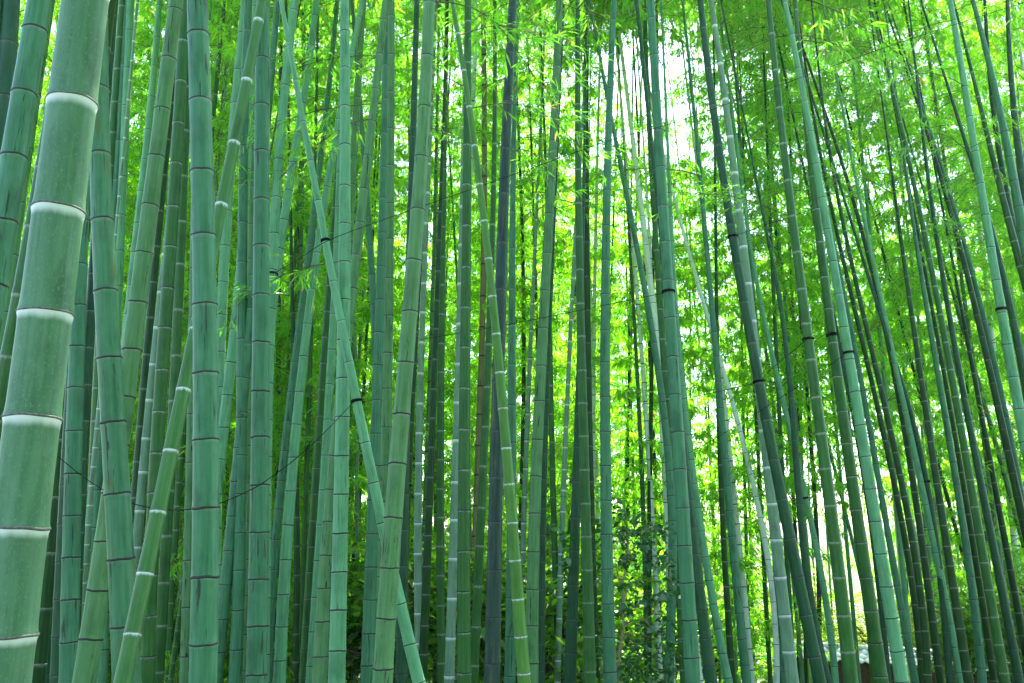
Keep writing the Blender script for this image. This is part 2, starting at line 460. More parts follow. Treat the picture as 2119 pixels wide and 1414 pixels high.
# ------------------------------------------------------------------ traced culms
# points x,y down the axis in the photograph | width at top and bottom | y of one node, node spacing | skin | ring | girth in m | lean away | label
T = '''
176,0 125,415 97,635 67,865 38,1095 11,1330 2,1414|90,118|205,222|giant|w|.13||thickest pale green bamboo at far left with frosty white node bands
409,0 413,220 418,353 425,630 426,773 425,1056 423,1197 420,1414|42,58|353,140|teal|d|.115||thick upright blue-green bamboo with long black scratches, right of the frosty giant
203,0 206,178 207,320 210,463 218,608 228,752 235,890 243,1025 251,1160 262,1414|37,57|320,140|tealy|d|.135||thick blue-green bamboo with yellow stain low down, beside the frosty giant
545,0 523,93 502,205 480,322 458,438 380,803 353,931 328,1057 301,1187 273,1318 253,1414|20,36|931,127|fresh|w|.078|1.18|leaning fresh green bamboo with white rings passing behind the scratched blue-green culm
83,0 70,62 50,195 29,325 8,455 -13,595 -45,800|46,56|325,131|teal|d|.115||thick dark teal bamboo leaning in at the upper left corner
24,0 18,92 8,200 -6,330|33,40|92,110|dteal|d|.12||dark teal bamboo cut by the upper left frame edge
-6,0 -14,90 -30,300|34,40|48,120|dteal|d|.12||sliver of dark bamboo in the extreme upper left corner
95,60 48,350 28,530 0,700|20,26|420,112|grey|d|.11||slim grey-green bamboo just right of the thick upper left teal culm
140,0 112,250 75,400 60,478 42,608 17,740 -8,872|24,33|608,132|green|p|.115||green bamboo with pale rings leaning behind the left side of the frosty giant
228,0 177,450 138,795 100,1147 78,1414|23,30|795,116|deep|p|.125||deep green bamboo hugging the right side of the frosty giant
254,0 242,160 232,345 203,760 193,1000 180,1414|16,24|278,66|green|p|.115||
270,0 267,75 260,217 255,368 250,442 247,517 245,595 232,850 222,1100 210,1414|16,24|368,75|lteal|d|.115||
331,0 322,87 312,210 302,332 292,397 285,462 275,560 262,680 250,820|12,18|397,64|lteal|d|.11||thin pale teal bamboo with small twigs at its nodes, upper left
365,0 350,122 336,223 323,325 311,424 286,623 261,822 232,1030 201,1224 187,1323 176,1414|28,48|424,100|grey|d|.13||lichen-marked grey-green bamboo leaning right behind the yellow-stained culm
383,0 372,175 366,341 359,425 346,592 335,772 330,863 322,951 313,1170 305,1414|22,31|425,85|green|d|.115||olive green bamboo just left of the scratched blue-green culm
391,0 386,250 374,551 363,737 343,1116 327,1414|16,24|551,93|green|p|.115||
149,1158 149,1068 151,893 156,760 163,640 176,400 186,100|23,36|893,87|teal|d|.115||blue-green upright bamboo emerging right of the frosty giant's lower half
228,100 205,400 186,722 178,798 172,900 160,1100 150,1414|17,27|722,76|dteal|p|.115||
222,700 203,1014 185,1300 178,1414|18,24|1014,80|teal|d|.115||
365,100 341,372 318,583 302,733 285,960 262,1300|13,21|733,74|deep|p|.115||
345,500 318,760 302,900 290,1052 276,1240 262,1414|13,24|978,75|pale|w|.115||frosted grey-green bamboo between the yellow-stained culm and the leaning white-ringed one
400,1120 385,1190 372,1280 355,1400 350,1440|9,12|1338,33|green|p|.07||thin young green shoot with pale rings, low beside the scratched blue-green culm
402,600 398,900 393,1050 386,1358 384,1414|20,26|1358,100|grey|d|.12||
392,750 380,900 366,1050 352,1250 343,1414|13,17|1047,50|green|p|.11||
393,860 384,950 375,1050 364,1180|7,9|1000,45|tan|d|.07||thin dry tan bamboo in the gap left of the scratched blue-green culm
122,1000 112,1150 100,1330 95,1414|17,23|1310,85|dteal|d|.115||
140,900 135,1000 126,1200 118,1414|20,29|1319,78|dteal|d|.115||
192,980 186,1050 176,1160 168,1245 160,1350|11,15|1165,40|pale|w|.07||short frosted shoot behind the upright blue-green culm, lower left
509,0 487,213 478,330 472,437 460,585 455,737 448,1000 445,1414|18,25|437,73|lteal|d|.115||
514,0 508,200 502,383 501,620 501,787 500,948 497,1105 492,1263 486,1414|16,28|703,80|teal|d|.115||
505,450 494,600 486,683 478,752 471,819 462,885 455,950 440,1080|18,25|752,67|lteal|d|.115||
515,700 500,880 490,980 482,1067 467,1210 450,1380 446,1414|20,28|1210,71|teal|d|.115||
522,200 519,400 520,600 517,800 510,1100 505,1234 497,1414|13,23|1234,77|grey|d|.115||
545,0 542,133 541,415 541,706 540,804 537,1008 533,1209 531,1414|28,43|415,98|teal|d|.115||sturdy upright grey-teal bamboo right of the white-ringed leaning culm's top
582,0 588,50 600,97 614,176 629,257 642,337 658,417 674,498 689,582 707,666 723,749 737,830 755,918 773,1000 788,1078 829,1240 846,1325 866,1414|9,27|417,83|lteal|d|.085||slanting pale teal bamboo crossing the others to the lower centre, tied with wire
610,0 590,182 583,258 576,333 570,408 567,487 560,660 547,1000 536,1414|17,28|408,77|lteal|d|.115||
655,0 645,90 634,160 622,260 608,337 596,395 585,457 575,540 565,660 553,800|13,22|395,60|lteal|d|.115||
628,0 626,400 622,550 617,700 605,1000 595,1250|7,13|440,68|grey|d|.1||
697,0 687,115 678,210 661,362 644,467 634,580 620,680 607,750 590,900 579,1047 563,1238 553,1414|10,20|750,61|teal|d|.115||
722,130 712,200 690,320 676,395 653,528 636,667 621,811 607,952 596,1092 587,1227 578,1414|11,27|528,70|lteal|d|.115||light teal bamboo leaning left behind the slanting wire-tied culm
714,0 713,147 713,300 714,464 713,626 708,871 708,951 703,1110 700,1272 697,1414|19,36|464,80|lteal|d|.115||upright light teal bamboo crossed by the slanting wire-tied culm
752,0 742,143 735,262 728,400 716,600 705,800|13,20|262,60|grey|d|.115||
797,0 786,125 770,257 753,391 737,528 712,750 684,1046 673,1188 666,1331 660,1414|14,31|391,69|grey|d|.115||grey bamboo leaning left across the upright light teal culm, with dark scars
705,300 699,424 690,655 684,795 675,941 665,1050 650,1300 643,1414|13,22|723,73|lteal|d|.115||
690,450 680,593 671,740 655,968 640,1185 629,1414|11,21|968,54|green|d|.115||
810,0 809,125 807,345 806,422 804,653 801,810 796,1000 790,1300|14,28|422,77|grey|d|.115||
798,0 793,366 789,563 783,693 780,827 778,897 769,1115 766,1255 760,1414|10,30|759,69|teal|d|.115||
752,300 760,430 766,510 772,600 776,700 782,850 786,1000|11,19|510,60|teal|d|.115||
890,0 883,120 877,226 871,328 864,433 858,533 850,635 842,741 832,848 823,957 814,1066 806,1170 798,1273 795,1374 792,1414|24,43|433,106|grey|d|.115||thick grey-green bamboo leaning slightly right at centre left, in front of the slanting culm
893,200 886,412 874,648 871,771 866,895 865,1020 867,1203 869,1414|8,19|771,62|pale|w|.115||
902,300 897,585 893,742 885,900 877,1050 865,1400|6,12|742,48|grey|d|.1||
925,0 921,250 917,540 912,771 910,900 911,1016 914,1192 913,1414|8,19|771,60|green|p|.115||
903,650 898,800 893,950 888,1050 883,1172 874,1414|11,20|988,61|deep|p|.115||
866,600 855,800 848,907 843,1030 838,1200 830,1414|10,18|1061,62|deep|p|.115||
840,800 836,1000 832,1225 832,1414|20,27|1319,74|dteal|d|.12||
866,600 862,700 855,1000 848,1250 845,1414|7,11|900,50|teal|d|.115||
955,500 950,700 946,880 942,984 938,1155 933,1316 929,1414|12,22|1155,81|pale|w|.115||frost-covered pale bamboo low at centre, left of a green culm
968,0 967,308 966,466 963,636 962,725 960,897 961,1060 960,1218 960,1414|14,30|636,84|green|d|.115||upright mid green bamboo just right of centre left, beside the frost-covered one
934,0 951,82 968,205 979,268 986,333 995,401 1002,471 1012,543 1018,615 1027,692 1034,769 1041,848 1047,927 1054,1008 1060,1088 1067,1168 1073,1245 1079,1322 1084,1414|9,28|769,78|vivid|w|.085||bright fresh green bamboo with white rings slanting in front of the blue-black culm
1062,0 1054,118 1050,211 1046,303 1043,401 1039,500 1035,700 1029,897 1026,996 1024,1092 1022,1185 1020,1361 1018,1414|17,34|500,97|navy|d|.115||blue-black bamboo with tan stains in the middle of the grove
1024,0 1023,177 1020,470 1011,715 1005,882 996,1050 988,1214 980,1414|7,21|882,83|green|p|.115||
1001,0 999,150 1001,300 1003,430 1002,580 998,690 992,850|10,13|427,62|tan|d|.11||dry tan-topped bamboo behind the bright fresh green slanting culm
988,0 981,150 975,300 968,480|8,12|150,60|white|d|.11||
1073,0 1066,250 1061,438 1058,597 1058,758 1060,900 1060,1050 1056,1305 1055,1414|7,24|597,80|teal|d|.115||
1158,0 1154,88 1149,230 1144,302 1140,375 1137,450 1129,602 1124,681 1119,761 1114,840 1109,996 1106,1072 1104,1148 1102,1298 1100,1414|15,28|602,77|grey|d|.115||straight grey-green bamboo right of the blue-black culm
1196,0 1197,370 1199,498 1201,695 1204,765 1208,903 1212,1044 1215,1186 1219,1324 1221,1414|10,26|765,69|green|w|.115||rich green bamboo with white rings right of the grey-green centre culm
1214,0 1212,290 1213,500 1216,700 1221,900 1228,1200 1234,1414|11,16|570,71|deep|d|.115||
1270,0 1265,133 1260,265 1256,401 1253,539 1252,681 1252,830 1253,975 1256,1117 1259,1253 1262,1414|12,28|539,71|teal|d|.115||upright blue-teal bamboo with dark rings standing left of the leafy shrub
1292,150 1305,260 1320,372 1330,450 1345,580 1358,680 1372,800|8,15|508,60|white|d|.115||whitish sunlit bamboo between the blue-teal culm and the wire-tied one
1240,100 1250,180 1275,296 1296,400 1315,500 1337,610 1357,717 1370,830 1385,1000 1392,1200|7,19|610,52|teal|d|.11||
1333,0 1343,258 1355,466 1371,702 1380,828 1392,1015 1401,1141 1412,1335 1416,1414|9,18|765,62|green|w|.115||
1346,0 1351,82 1359,226 1368,369 1377,515 1387,661 1393,738 1398,816 1403,897 1412,1057 1421,1217 1432,1375 1434,1414|16,33|738,78|teal|d|.115||thick teal-green bamboo with a wire tie, leaning left beside the leafy shrub
1390,500 1405,700 1423,900 1435,1001 1452,1105 1469,1200 1485,1297 1507,1414|9,19|1001,50|lteal|d|.115||
1405,850 1425,1030 1445,1206 1459,1318 1472,1414|16,27|1206,57|dteal|d|.115||
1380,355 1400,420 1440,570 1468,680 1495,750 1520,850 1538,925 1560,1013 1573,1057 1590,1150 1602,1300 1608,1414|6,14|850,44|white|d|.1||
1420,60 1430,200 1443,300 1453,395 1462,500 1470,620 1483,737 1491,845 1499,950 1511,1057 1519,1165 1536,1320 1545,1414|6,20|845,53|teal|d|.115||
1490,750 1505,900 1521,1040 1533,1150 1545,1270 1556,1414|8,13|1085,43|white|d|.1||
1449,0 1464,135 1476,219 1487,303 1500,387 1512,470 1527,548 1540,627 1555,710 1570,790 1587,875 1603,955 1619,1037 1633,1110 1650,1185 1664,1260 1680,1328 1697,1414|13,27|627,81|dteal|d|.115||dark teal bamboo with two black wire ties leaning left, right of centre
1471,0 1484,83 1492,147 1508,281 1518,355 1527,422 1536,490 1548,568 1557,660 1570,790 1583,953 1596,1035 1606,1113 1615,1193 1625,1270 1634,1346 1638,1414|11,27|281,76|pale|w|.125||frosty pale bamboo crossing behind the dark teal one with two ties
1590,0 1604,130 1614,250 1629,383 1640,452 1658,595 1668,668 1680,747 1690,822 1709,970 1724,1120 1745,1271 1754,1343 1762,1414|11,30|747,75|green|p|.115||green bamboo with a broad black band, leaning left at centre right
1622,0 1636,56 1648,115 1658,175 1680,298 1703,420 1725,548 1747,678 1768,810 1791,947 1813,1088 1836,1220 1856,1346 1866,1414|10,28|744,67|lteal|d|.115||pale blue-teal bamboo leaning left, right neighbour of two banded green culms
1645,0 1652,80 1664,220 1680,366 1697,500 1716,640 1734,779 1751,915 1771,1053 1791,1190 1811,1326 1824,1414|9,30|779,69|green|d|.135||grey-green banded bamboo just left of the pale blue-teal one
1674,170 1704,370 1729,475 1754,575 1786,700 1807,800 1846,970 1864,1087 1885,1200 1904,1360 1911,1414|5,14|745,56|deep|p|.1||
1700,180 1709,250 1724,400 1744,470 1769,560 1802,690 1822,800 1845,910 1869,1016 1888,1120 1905,1250 1917,1360 1922,1414|5,16|752,46|deep|p|.1||
1714,260 1744,340 1769,415 1784,480 1804,550 1819,625 1836,700 1850,795 1868,880 1885,970 1896,1035 1906,1082 1922,1220 1940,1373 1946,1414|6,16|747,45|deep|p|.11||
1760,300 1771,375 1794,500 1824,625 1846,711 1857,770 1885,900 1915,1048 1927,1098 1950,1215 1974,1338 1990,1414|6,15|752,49|lteal|d|.1||
1794,0 1829,100 1854,200 1869,280 1879,340 1894,400 1904,450 1919,515 1931,575 1941,625 1957,715 1975,792 1986,875 1996,935 2008,993 2016,1049 2027,1107 2038,1165 2046,1220 2055,1275 2065,1329 2080,1414|5,21|1049,57|green|p|.115||long green bamboo leaning far left on the right, reaching the lower right
1850,380 1870,560 1885,640 1900,743 1924,870 1943,1039 1965,1180 1990,1320 2005,1414|6,20|743,43|deep|p|.11||
1871,330 1885,430 1905,560 1928,690 1940,771 1953,850 1965,930 1982,1011 1990,1059 2005,1170 2027,1354 2033,1414|6,17|771,47|teal|d|.11||
1930,640 1950,760 1975,900 2001,1040 2022,1180 2049,1357 2057,1414|7,14|1022,43|deep|p|.1||
1905,250 1916,350 1925,385 1944,500 1959,600 1972,700 1984,779 1994,850 2010,920 2035,1010 2045,1057 2065,1170 2085,1280 2100,1364 2108,1414|6,18|779,47|dteal|d|.11||
1899,215 1939,340 1959,415 1984,490 2014,630 2034,707 2052,785 2075,880 2105,1022 2119,1090|6,16|745,47|deep|d|.11||
1935,300 1959,380 1974,430 1994,500 2029,630 2049,700 2059,764 2078,850 2098,950 2119,1060|6,14|764,50|teal|d|.1||
1966,0 1978,72 1988,130 1998,188 2018,313 2028,378 2039,446 2050,513 2061,580 2085,715 2097,784 2110,852 2124,930|11,22|446,67|lteal|d|.115||light blue-teal bamboo with a black band near the right edge
2018,25 2031,65 2044,110 2055,170 2066,220 2076,275 2089,325 2101,390 2110,435 2119,500|9,20|325,52|teal|d|.115||dark teal bamboo near the upper right corner, leaning left
2085,0 2087,100 2094,175 2103,270 2112,340 2119,400|7,15|175,60|dteal|d|.11||dark thin bamboo close to the upper right corner
1999,100 2014,165 2029,220 2044,280 2059,350 2074,400 2089,465 2104,525 2119,575|6,15|350,50|green|p|.11||
2040,60 2055,200 2070,350 2095,450 2119,560|7,13|350,50|deep|d|.1||
2010,330 2050,480 2085,600 2108,720 2130,850|8,16|600,60|dteal|d|.11||
1985,650 2019,780 2050,880 2085,1000 2119,1130|7,11|880,50|grey|d|.09||
2000,850 2030,950 2050,1040 2070,1130 2095,1250 2119,1350|6,10|1040,36|lteal|d|.08||
2010,750 2040,900 2065,1044 2085,1150 2119,1330|8,15|1044,45|deep|p|.11||
1540,440 1560,540 1580,640 1596,707 1617,830 1640,950 1662,1025 1678,1067 1695,1130 1708,1220 1720,1335 1728,1414|8,15|763,44|lteal|d|.1||
1600,560 1627,700 1637,772 1641,900 1648,1043 1665,1150 1685,1260 1700,1340 1708,1414|8,20|1043,44|dteal|d|.115||
1652,560 1659,707 1672,830 1682,950 1687,1030 1690,1090 1692,1200 1694,1400|7,11|830,50|deep|d|.09||
1690,830 1715,930 1738,1018 1749,1054 1760,1100 1775,1170 1800,1280|7,9|1054,36|lteal|d|.08||
1640,1000 1648,1150 1653,1414|8,9|1280,60|deep|d|.08||
1660,1050 1664,1150 1667,1414|8,9|1290,62|deep|d|.08||
1575,800 1585,900 1600,1100 1612,1300 1622,1414|9,14|1354,36|teal|d|.1||
1870,800 1893,900 1915,997 1928,1042 1936,1087 1945,1200 1955,1300 1967,1414|9,15|1087,44|dteal|d|.1||
1905,820 1935,940 1960,1030 1980,1100 2000,1170 2030,1280|7,9|1030,40|deep|d|.08||
1745,600 1790,830 1810,940 1828,1061 1850,1180 1868,1270 1880,1329 1893,1414|8,15|1061,50|teal|d|.1||
1750,780 1775,907 1790,1000 1805,1100 1822,1250 1838,1414|9,14|1079,55|dteal|d|.1||
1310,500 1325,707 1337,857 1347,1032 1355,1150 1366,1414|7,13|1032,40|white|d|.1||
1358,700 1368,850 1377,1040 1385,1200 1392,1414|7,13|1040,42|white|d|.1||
1312,650 1318,760 1322,850 1329,1007 1335,1150 1340,1414|7,13|1045,38|green|w|.1||
1345,750 1352,900 1358,1040 1363,1200 1368,1414|7,10|1040,45|deep|p|.09||
1300,650 1306,850 1312,1040 1318,1250 1320,1414|4,7|1040,38|grey|d|.07||
1310,600 1304,800 1293,1040 1285,1200 1278,1414|5,8|1040,45|grey|d|.08||
1300,900 1298,1100 1297,1414|6,9|1150,45|deep|d|.08||
1345,1000 1343,1200 1343,1414|10,13|1250,50|deep|d|.1||
1482,650 1488,800 1492,1064 1507,1250 1516,1414|8,15|1064,50|deep|p|.1||
1535,700 1538,850 1542,1040 1548,1250 1553,1414|6,9|1038,33|grey|d|.08||
1546,850 1551,1040 1556,1250 1560,1414|5,8|1070,36|grey|d|.08||
1440,650 1465,900 1475,1050 1485,1200 1492,1414|4,6|1050,40|grey|d|.07||
1428,400 1428,700 1429,1000 1430,1300|3,5|740,36|grey|d|.06||
1455,500 1461,720 1470,950 1480,1200|3,5|740,36|grey|d|.06||
1200,300 1190,550 1180,730 1171,880 1163,1040 1158,1200 1155,1414|6,14|750,44|pale|w|.1||
1192,500 1189,707 1186,850 1180,1000 1172,1250|5,8|732,42|green|p|.08||
1206,500 1200,700 1196,857 1193,998 1190,1145 1184,1290 1178,1414|9,27|998,71|dteal|d|.14||
1128,300 1133,500 1137,650 1140,760 1143,950 1146,1085 1152,1255 1160,1414|6,16|970,57|green|w|.115||
1127,600 1130,760 1132,900 1134,1050 1136,1414|5,10|1026,41|tan|d|.09||slim tan bamboo right of the straight grey-green centre culm
1132,800 1137,1000 1141,1200 1147,1414|5,9|1340,40|lteal|d|.08||
1125,100 1118,300 1112,420 1104,560 1096,740 1091,880 1086,1040 1081,1180 1078,1300|4,13|740,57|pale|w|.1||
1075,300 1078,430 1082,560 1086,700 1083,850 1080,1000|6,10|744,50|deep|d|.09||
1133,800 1128,950 1122,1150 1119,1414|9,18|1330,56|dteal|d|.115||
1206,1100 1204,1250 1203,1414|5,8|1354,46|pale|d|.07||
1238,200 1236,400 1232,600 1229,740 1225,870 1226,1000 1228,1300|5,12|743,38|white|d|.1||
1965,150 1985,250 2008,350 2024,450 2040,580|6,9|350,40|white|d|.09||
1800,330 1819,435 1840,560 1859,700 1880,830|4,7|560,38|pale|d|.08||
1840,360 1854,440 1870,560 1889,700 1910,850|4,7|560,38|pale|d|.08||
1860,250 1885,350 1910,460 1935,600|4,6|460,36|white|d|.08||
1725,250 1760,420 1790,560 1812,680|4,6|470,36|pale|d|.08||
1250,1000 1244,1200 1240,1414|6,9|1200,45|deep|d|.08||
960,820 970,1000 975,1200 978,1414|6,9|1000,46|grey|d|.08||
846,300 850,500 846,700 838,900 830,1100|5,8|500,44|grey|d|.08||
905,150 906,400 902,650 900,900 902,1150|5,8|400,44|pale|d|.08||
470,300 476,600 470,900 465,1200|5,9|600,46|deep|d|.08||
578,500 577,700 575,900 572,1150 570,1414|9,13|746,54|dteal|d|.1||
640,600 642,750 645,900 640,1100 628,1414|6,9|850,46|grey|d|.08||
745,900 738,1050 728,1200 722,1414|6,9|1100,45|deep|d|.08||
760,650 752,850 742,1050 735,1300|6,10|900,48|green|p|.09||
655,980 646,1080 640,1200 632,1340|5,8|1064,40|tan|d|.07||thin dry tan stem in the green gap at lower left of centre
595,980 590,1100 586,1250 584,1414|7,10|1100,45|deep|d|.08||
612,950 615,1050 613,1250 610,1414|11,15|1070,60|deep|p|.1||
'''

def fit_axis(pts):
    """Smooth pixel-space axis x(y), its straight continuation beyond the traced ends."""
    ys = np.array([p[1] for p in pts], float); xs = np.array([p[0] for p in pts], float)
    o = np.argsort(ys); ys, xs = ys[o], xs[o]
    deg = 1 if len(pts) < 3 else (2 if len(pts) < 8 else 3)
    c = np.polyfit((ys - 700) / 700, xs, deg)
    f = np.poly1d(c); g = f.deriv()
    lo, hi = ys[0], ys[-1]
    def X(y):
        y = np.asarray(y, float)
        yc = np.clip(y, lo, hi)
        return f((yc - 700) / 700) + g((yc - 700) / 700) * (y - yc) / 700
    return X

CULMS = []
def build_culm(row, idx):
    f = row.split('|')
    pts = [tuple(float(q) for q in s.split(',')) for s in f[0].split()]
    wt, wb = (float(q) for q in f[1].split(','))
    if pts[-1][0] > 1860 and wb < 19:
        wt *= 1.05; wb *= 1.08
    yr, sp = (float(q) for q in f[2].split(','))
    ty, rg, dia = f[3], f[4], float(f[5])
    lean = float(f[6]) if f[6] else 1.0
    label = f[7].strip()
    r = np.random.default_rng(1000 + idx)
    X = fit_axis(pts)
    ylo = min(p[1] for p in pts); yhi = max(p[1] for p in pts)
    def W(y):
        s = (np.asarray(y, float) - ylo) / (yhi - ylo)
        return np.maximum(wt + (wb - wt) * s, 0.55 * wt)
    # distance from the girth at the bottom of the traced stretch
    _, s1 = at(X(yhi), yhi, 1.0)
    D = dia * FPX / float(W(yhi)) / s1
    def P3(y):
        Y = D * (1 + (lean - 1) * (1414 - y) / 1414.0)
        p, s = at(float(X(y)), y, Y)
        return p, float(W(y)) * s / (2 * FPX)
    # nodes in view
    ks = [yr + k * sp for k in range(-60, 60)]
    ks = [y for y in ks if -sp * 1.3 < y < 1414 + sp * 1.3]
    ks = sorted((y + r.normal(0, sp * 0.02) for y in ks), reverse=True)      # from low to high
    thin = max(wt, wb) < 13.5
    sides = 44 if wb > 90 else (26 if wb > 40 else (18 if wb > 22 else (12 if wb > 13 else 8)))
    base_p, base_r = P3(ks[0])
    up_t, _ = P3(ks[0] - 40)
    tdir = up_t - base_p
    tdir /= np.linalg.norm(tdir)
    gz = float(ground_z(base_p[0], base_p[1]))
    n_down = max(1, int((base_p[2] - gz) / 0.26))
    foot = base_p - tdir * ((base_p[2] - gz) / max(0.3, tdir[2]))
    foot[2] -= 0.15
    name = 'bamboo'
    root = thing(name, label or 'bamboo', 'bamboo', tuple(foot), None)
    info = dict(root=root, foot=foot, D=D, X=X, W=W, P3=P3, ty=ty, rg=rg, ks=ks, thin=thin, label=label, wb=wb, pts=pts, ylo=ylo, yhi=yhi, sp=sp, r=r)
    seed = idx * 3.7
    # whole list of node points: below the frame, in view, above the frame
    low = [(foot + (base_p - foot) * (i / n_down), base_r * (1.12 - 0.12 * i / n_down)) for i in range(n_down)]
    view = [P3(y) for y in ks]
    top_p, top_r = view[-1]
    prev = view[-2][0]
    td = top_p - prev; seg = np.linalg.norm(td); td = td / seg
    high = []
    p = top_p.copy(); rr = top_r; step = max(0.3, min(0.5, seg))
    total = r.uniform(10.5, 13.5) if D < 14 else r.uniform(9.5, 13)
    n_up = max(2, int((total - top_p[2]) / step))
    bend = np.array([r.normal(0, 0.010), r.normal(0.004, 0.008), 0])
    for i in range(n_up):
        td = td + bend * (i / n_up) * 1.5
        td /= np.linalg.norm(td)
        p = p + td * step
        rr = top_r * (1 - 0.82 * (i + 1) / n_up)
        high.append((p.copy(), max(rr, 0.005)))
    info['high'] = high
    ang = np.linspace(0, 2 * np.pi, sides, endpoint=False)

    def strip(nodes, prof, origin, s0, with_ring=False):
        """Internode skins between successive nodes."""
        Vs, Fs, SK, AL, RG, off = [], [], [], [], [], 0
        for i in range(len(nodes) - 1):
            (a, ra), (b, rb) = nodes[i], nodes[i + 1]
            ax = b - a; ln = np.linalg.norm(ax); e1, e2 = frame(ax)
            ph = (s0 + i) * 2.3
            row = []
            for t, k in prof:
                c = a + ax * t; q = (ra + (rb - ra) * t) * k
                row.append(c + q * (np.cos(ang)[:, None] * e1 + np.sin(ang)[:, None] * e2))
                rad = 0.05
                SK.append(np.stack([rad * np.cos(ang + ph) + seed, rad * np.sin(ang + ph) + ph, np.full(sides, t * ln + (s0 + i) * 1.7)], 1))
                AL.append(np.full(sides, t))
                RG.append(np.full(sides, 1.0 if (t > 0.985 or t < 0.005) else 0.0))
            V = np.concatenate(row)
            j = np.arange(sides); jn = (j + 1) % sides
            for q in range(len(prof) - 1):
                Fs.append(off + np.stack([q * sides + j, q * sides + jn, (q + 1) * sides + jn, (q + 1) * sides + j], 1))
            Vs.append(V); off += len(V)
        return (np.concatenate(Vs) - origin, np.concatenate(Fs),
                {'skin': ('FLOAT_VECTOR', np.concatenate(SK)), 'along': ('FLOAT', np.concatenate(AL)), 'ring': ('FLOAT', np.concatenate(RG))})

    fl = 1.036
    prof = [(0.0, fl), (0.02, fl), (0.055, 1.004), (0.14, 0.988), (0.5, 0.982), (0.86, 0.986), (0.95, 1.0), (0.985, fl), (1.0, fl)]
    if sides <= 18:
        prof = [(0.0, fl), (0.03, fl), (0.10, 0.99), (0.5, 0.982), (0.90, 0.99), (0.975, fl), (1.0, fl)]
    if thin:
        prof = [(0.0, 1.07), (0.04, 1.02), (0.5, 0.97), (0.955, 1.02), (0.9875, 1.07), (1.0, 1.07)]
    if len(low) >= 1:
        nodes = low + [view[0]]
        V, F, A = strip(nodes, prof[::2] if prof[::2][-1][0] == 1.0 else prof, foot, 500)
        link('culm_base', mesh_np('culm_base', V, F, [CM[ty]], A), root)
    V, F, A = strip([view[-1]] + high, [(0.0, 1.05), (0.5, 0.96), (1.0, 1.05)], foot, 700)
    link('culm_top', mesh_np('culm_top', V, F, [CM[ty]], A), root)
    if thin:
        V, F, A = strip(view, prof, foot, 0)
        link('culm', mesh_np('culm', V, F, [joined_mat(ty, rg)], A), root)
    else:
        for i in range(len(view) - 1):
            o = view[i][0]
            V, F, A = strip([view[i], view[i + 1]], prof, o, i)
            A.pop('ring')
            link('internode', mesh_np('internode', V, F, [CM[ty]], A), root, tuple(o - foot))
        for i in range(len(view)):
            c, q = view[i]
            a = view[max(i - 1, 0)][0]; b = view[min(i + 1, len(view) - 1)][0]
            ax = (b - a) / np.linalg.norm(b - a)
            hgt = q * (0.09 if rg == 'd' else (0.06 if rg == 'w' else 0.075)) * r.uniform(0.85, 1.2)
            pr = [(-1.0, 1.03), (-0.55, 1.066), (0.1, 1.078), (0.6, 1.058), (1.0, 1.03)]
            e1, e2 = frame(ax)
            wob = 0.35 * hgt * np.sin(ang * 2 + r.uniform(0, 6)) + 0.2 * hgt * np.sin(ang * 5 + r.uniform(0, 6))
            Vv = np.concatenate([(h * hgt + wob)[:, None] * ax + q * k * (np.cos(ang)[:, None] * e1 + np.sin(ang)[:, None] * e2) if isinstance(h, np.ndarray)
                                 else (np.full(sides, h * hgt) + wob)[:, None] * ax + q * k * (np.cos(ang)[:, None] * e1 + np.sin(ang)[:, None] * e2) for h, k in pr])
            j = np.arange(sides); jn = (j + 1) % sides
            Ff = np.concatenate([np.stack([s * sides + j, s * sides + jn, (s + 1) * sides + jn, (s + 1) * sides + j], 1) for s in range(len(pr) - 1)])
            link('node_ring', mesh_np('node_ring', Vv, Ff, [RINGM[rg]]), root, tuple(c - foot))
    CULMS.append(info)
    return info

ROWS = [l for l in T.strip().split('\n') if l.strip()]
for i_, row_ in enumerate(ROWS):
    build_culm(row_, i_)

# labels for the culms without one of their own
COLW = {'giant': 'pale green', 'teal': 'teal', 'tealy': 'teal', 'lteal': 'light teal', 'dteal': 'dark teal', 'grey': 'grey-green', 'green': 'mid green', 'fresh': 'fresh green',
        'fresh': ((0.034, 0.128, 0.020), (0.056, 0.160, 0.038), 0.88, 0.42, None, 0.2, 0.18),
    'deep': 'deep green', 'vivid': 'bright green', 'pale': 'frosted pale green', 'white': 'whitish', 'navy': 'blue-black', 'tan': 'tan'}
MARKS = ['frosty giant', 'scratched blue-green culm', 'yellow-stained culm', 'white-ringed leaning culm', None, None, None, None, None, None, None, None, None,
         'lichen-marked culm', 'olive culm']
KEY = {'sturdy upright grey-teal': 'sturdy grey-teal culm', 'slanting pale teal': 'slanting wire-tied culm', 'upright light teal': 'upright light teal culm',
       'thick grey-green': 'thick grey-green culm', 'frost-covered': 'frost-covered culm', 'bright fresh': 'bright slanting culm', 'blue-black': 'blue-black culm',
       'straight grey-green': 'straight grey-green culm', 'rich green': 'rich green culm', 'upright blue-teal': 'blue-teal shrubside culm', 'thick teal-green': 'tied teal-green culm',
       'dark teal bamboo with two': 'two-tie culm', 'green bamboo with a broad': 'banded green culm', 'pale blue-teal': 'pale blue-teal culm', 'long green': 'long green culm',
       'light blue-teal': 'right-edge banded culm'}
for i, c in enumerate(CULMS):
    c['mark'] = MARKS[i] if i < len(MARKS) else None
    for k, v in KEY.items():
        if c['label'].startswith(k): c['mark'] = v
ORD = ['first', 'second', 'third', 'fourth', 'fifth', 'sixth', 'seventh', 'eighth', 'ninth', 'tenth', 'eleventh', 'twelfth', 'thirteenth', 'fourteenth', 'fifteenth', 'sixteenth', 'seventeenth', 'eighteenth', 'nineteenth', 'twentieth', 'farthest']
LEVELS = ((250, 'high up'), (700, 'at mid height'), (1150, 'low down'))
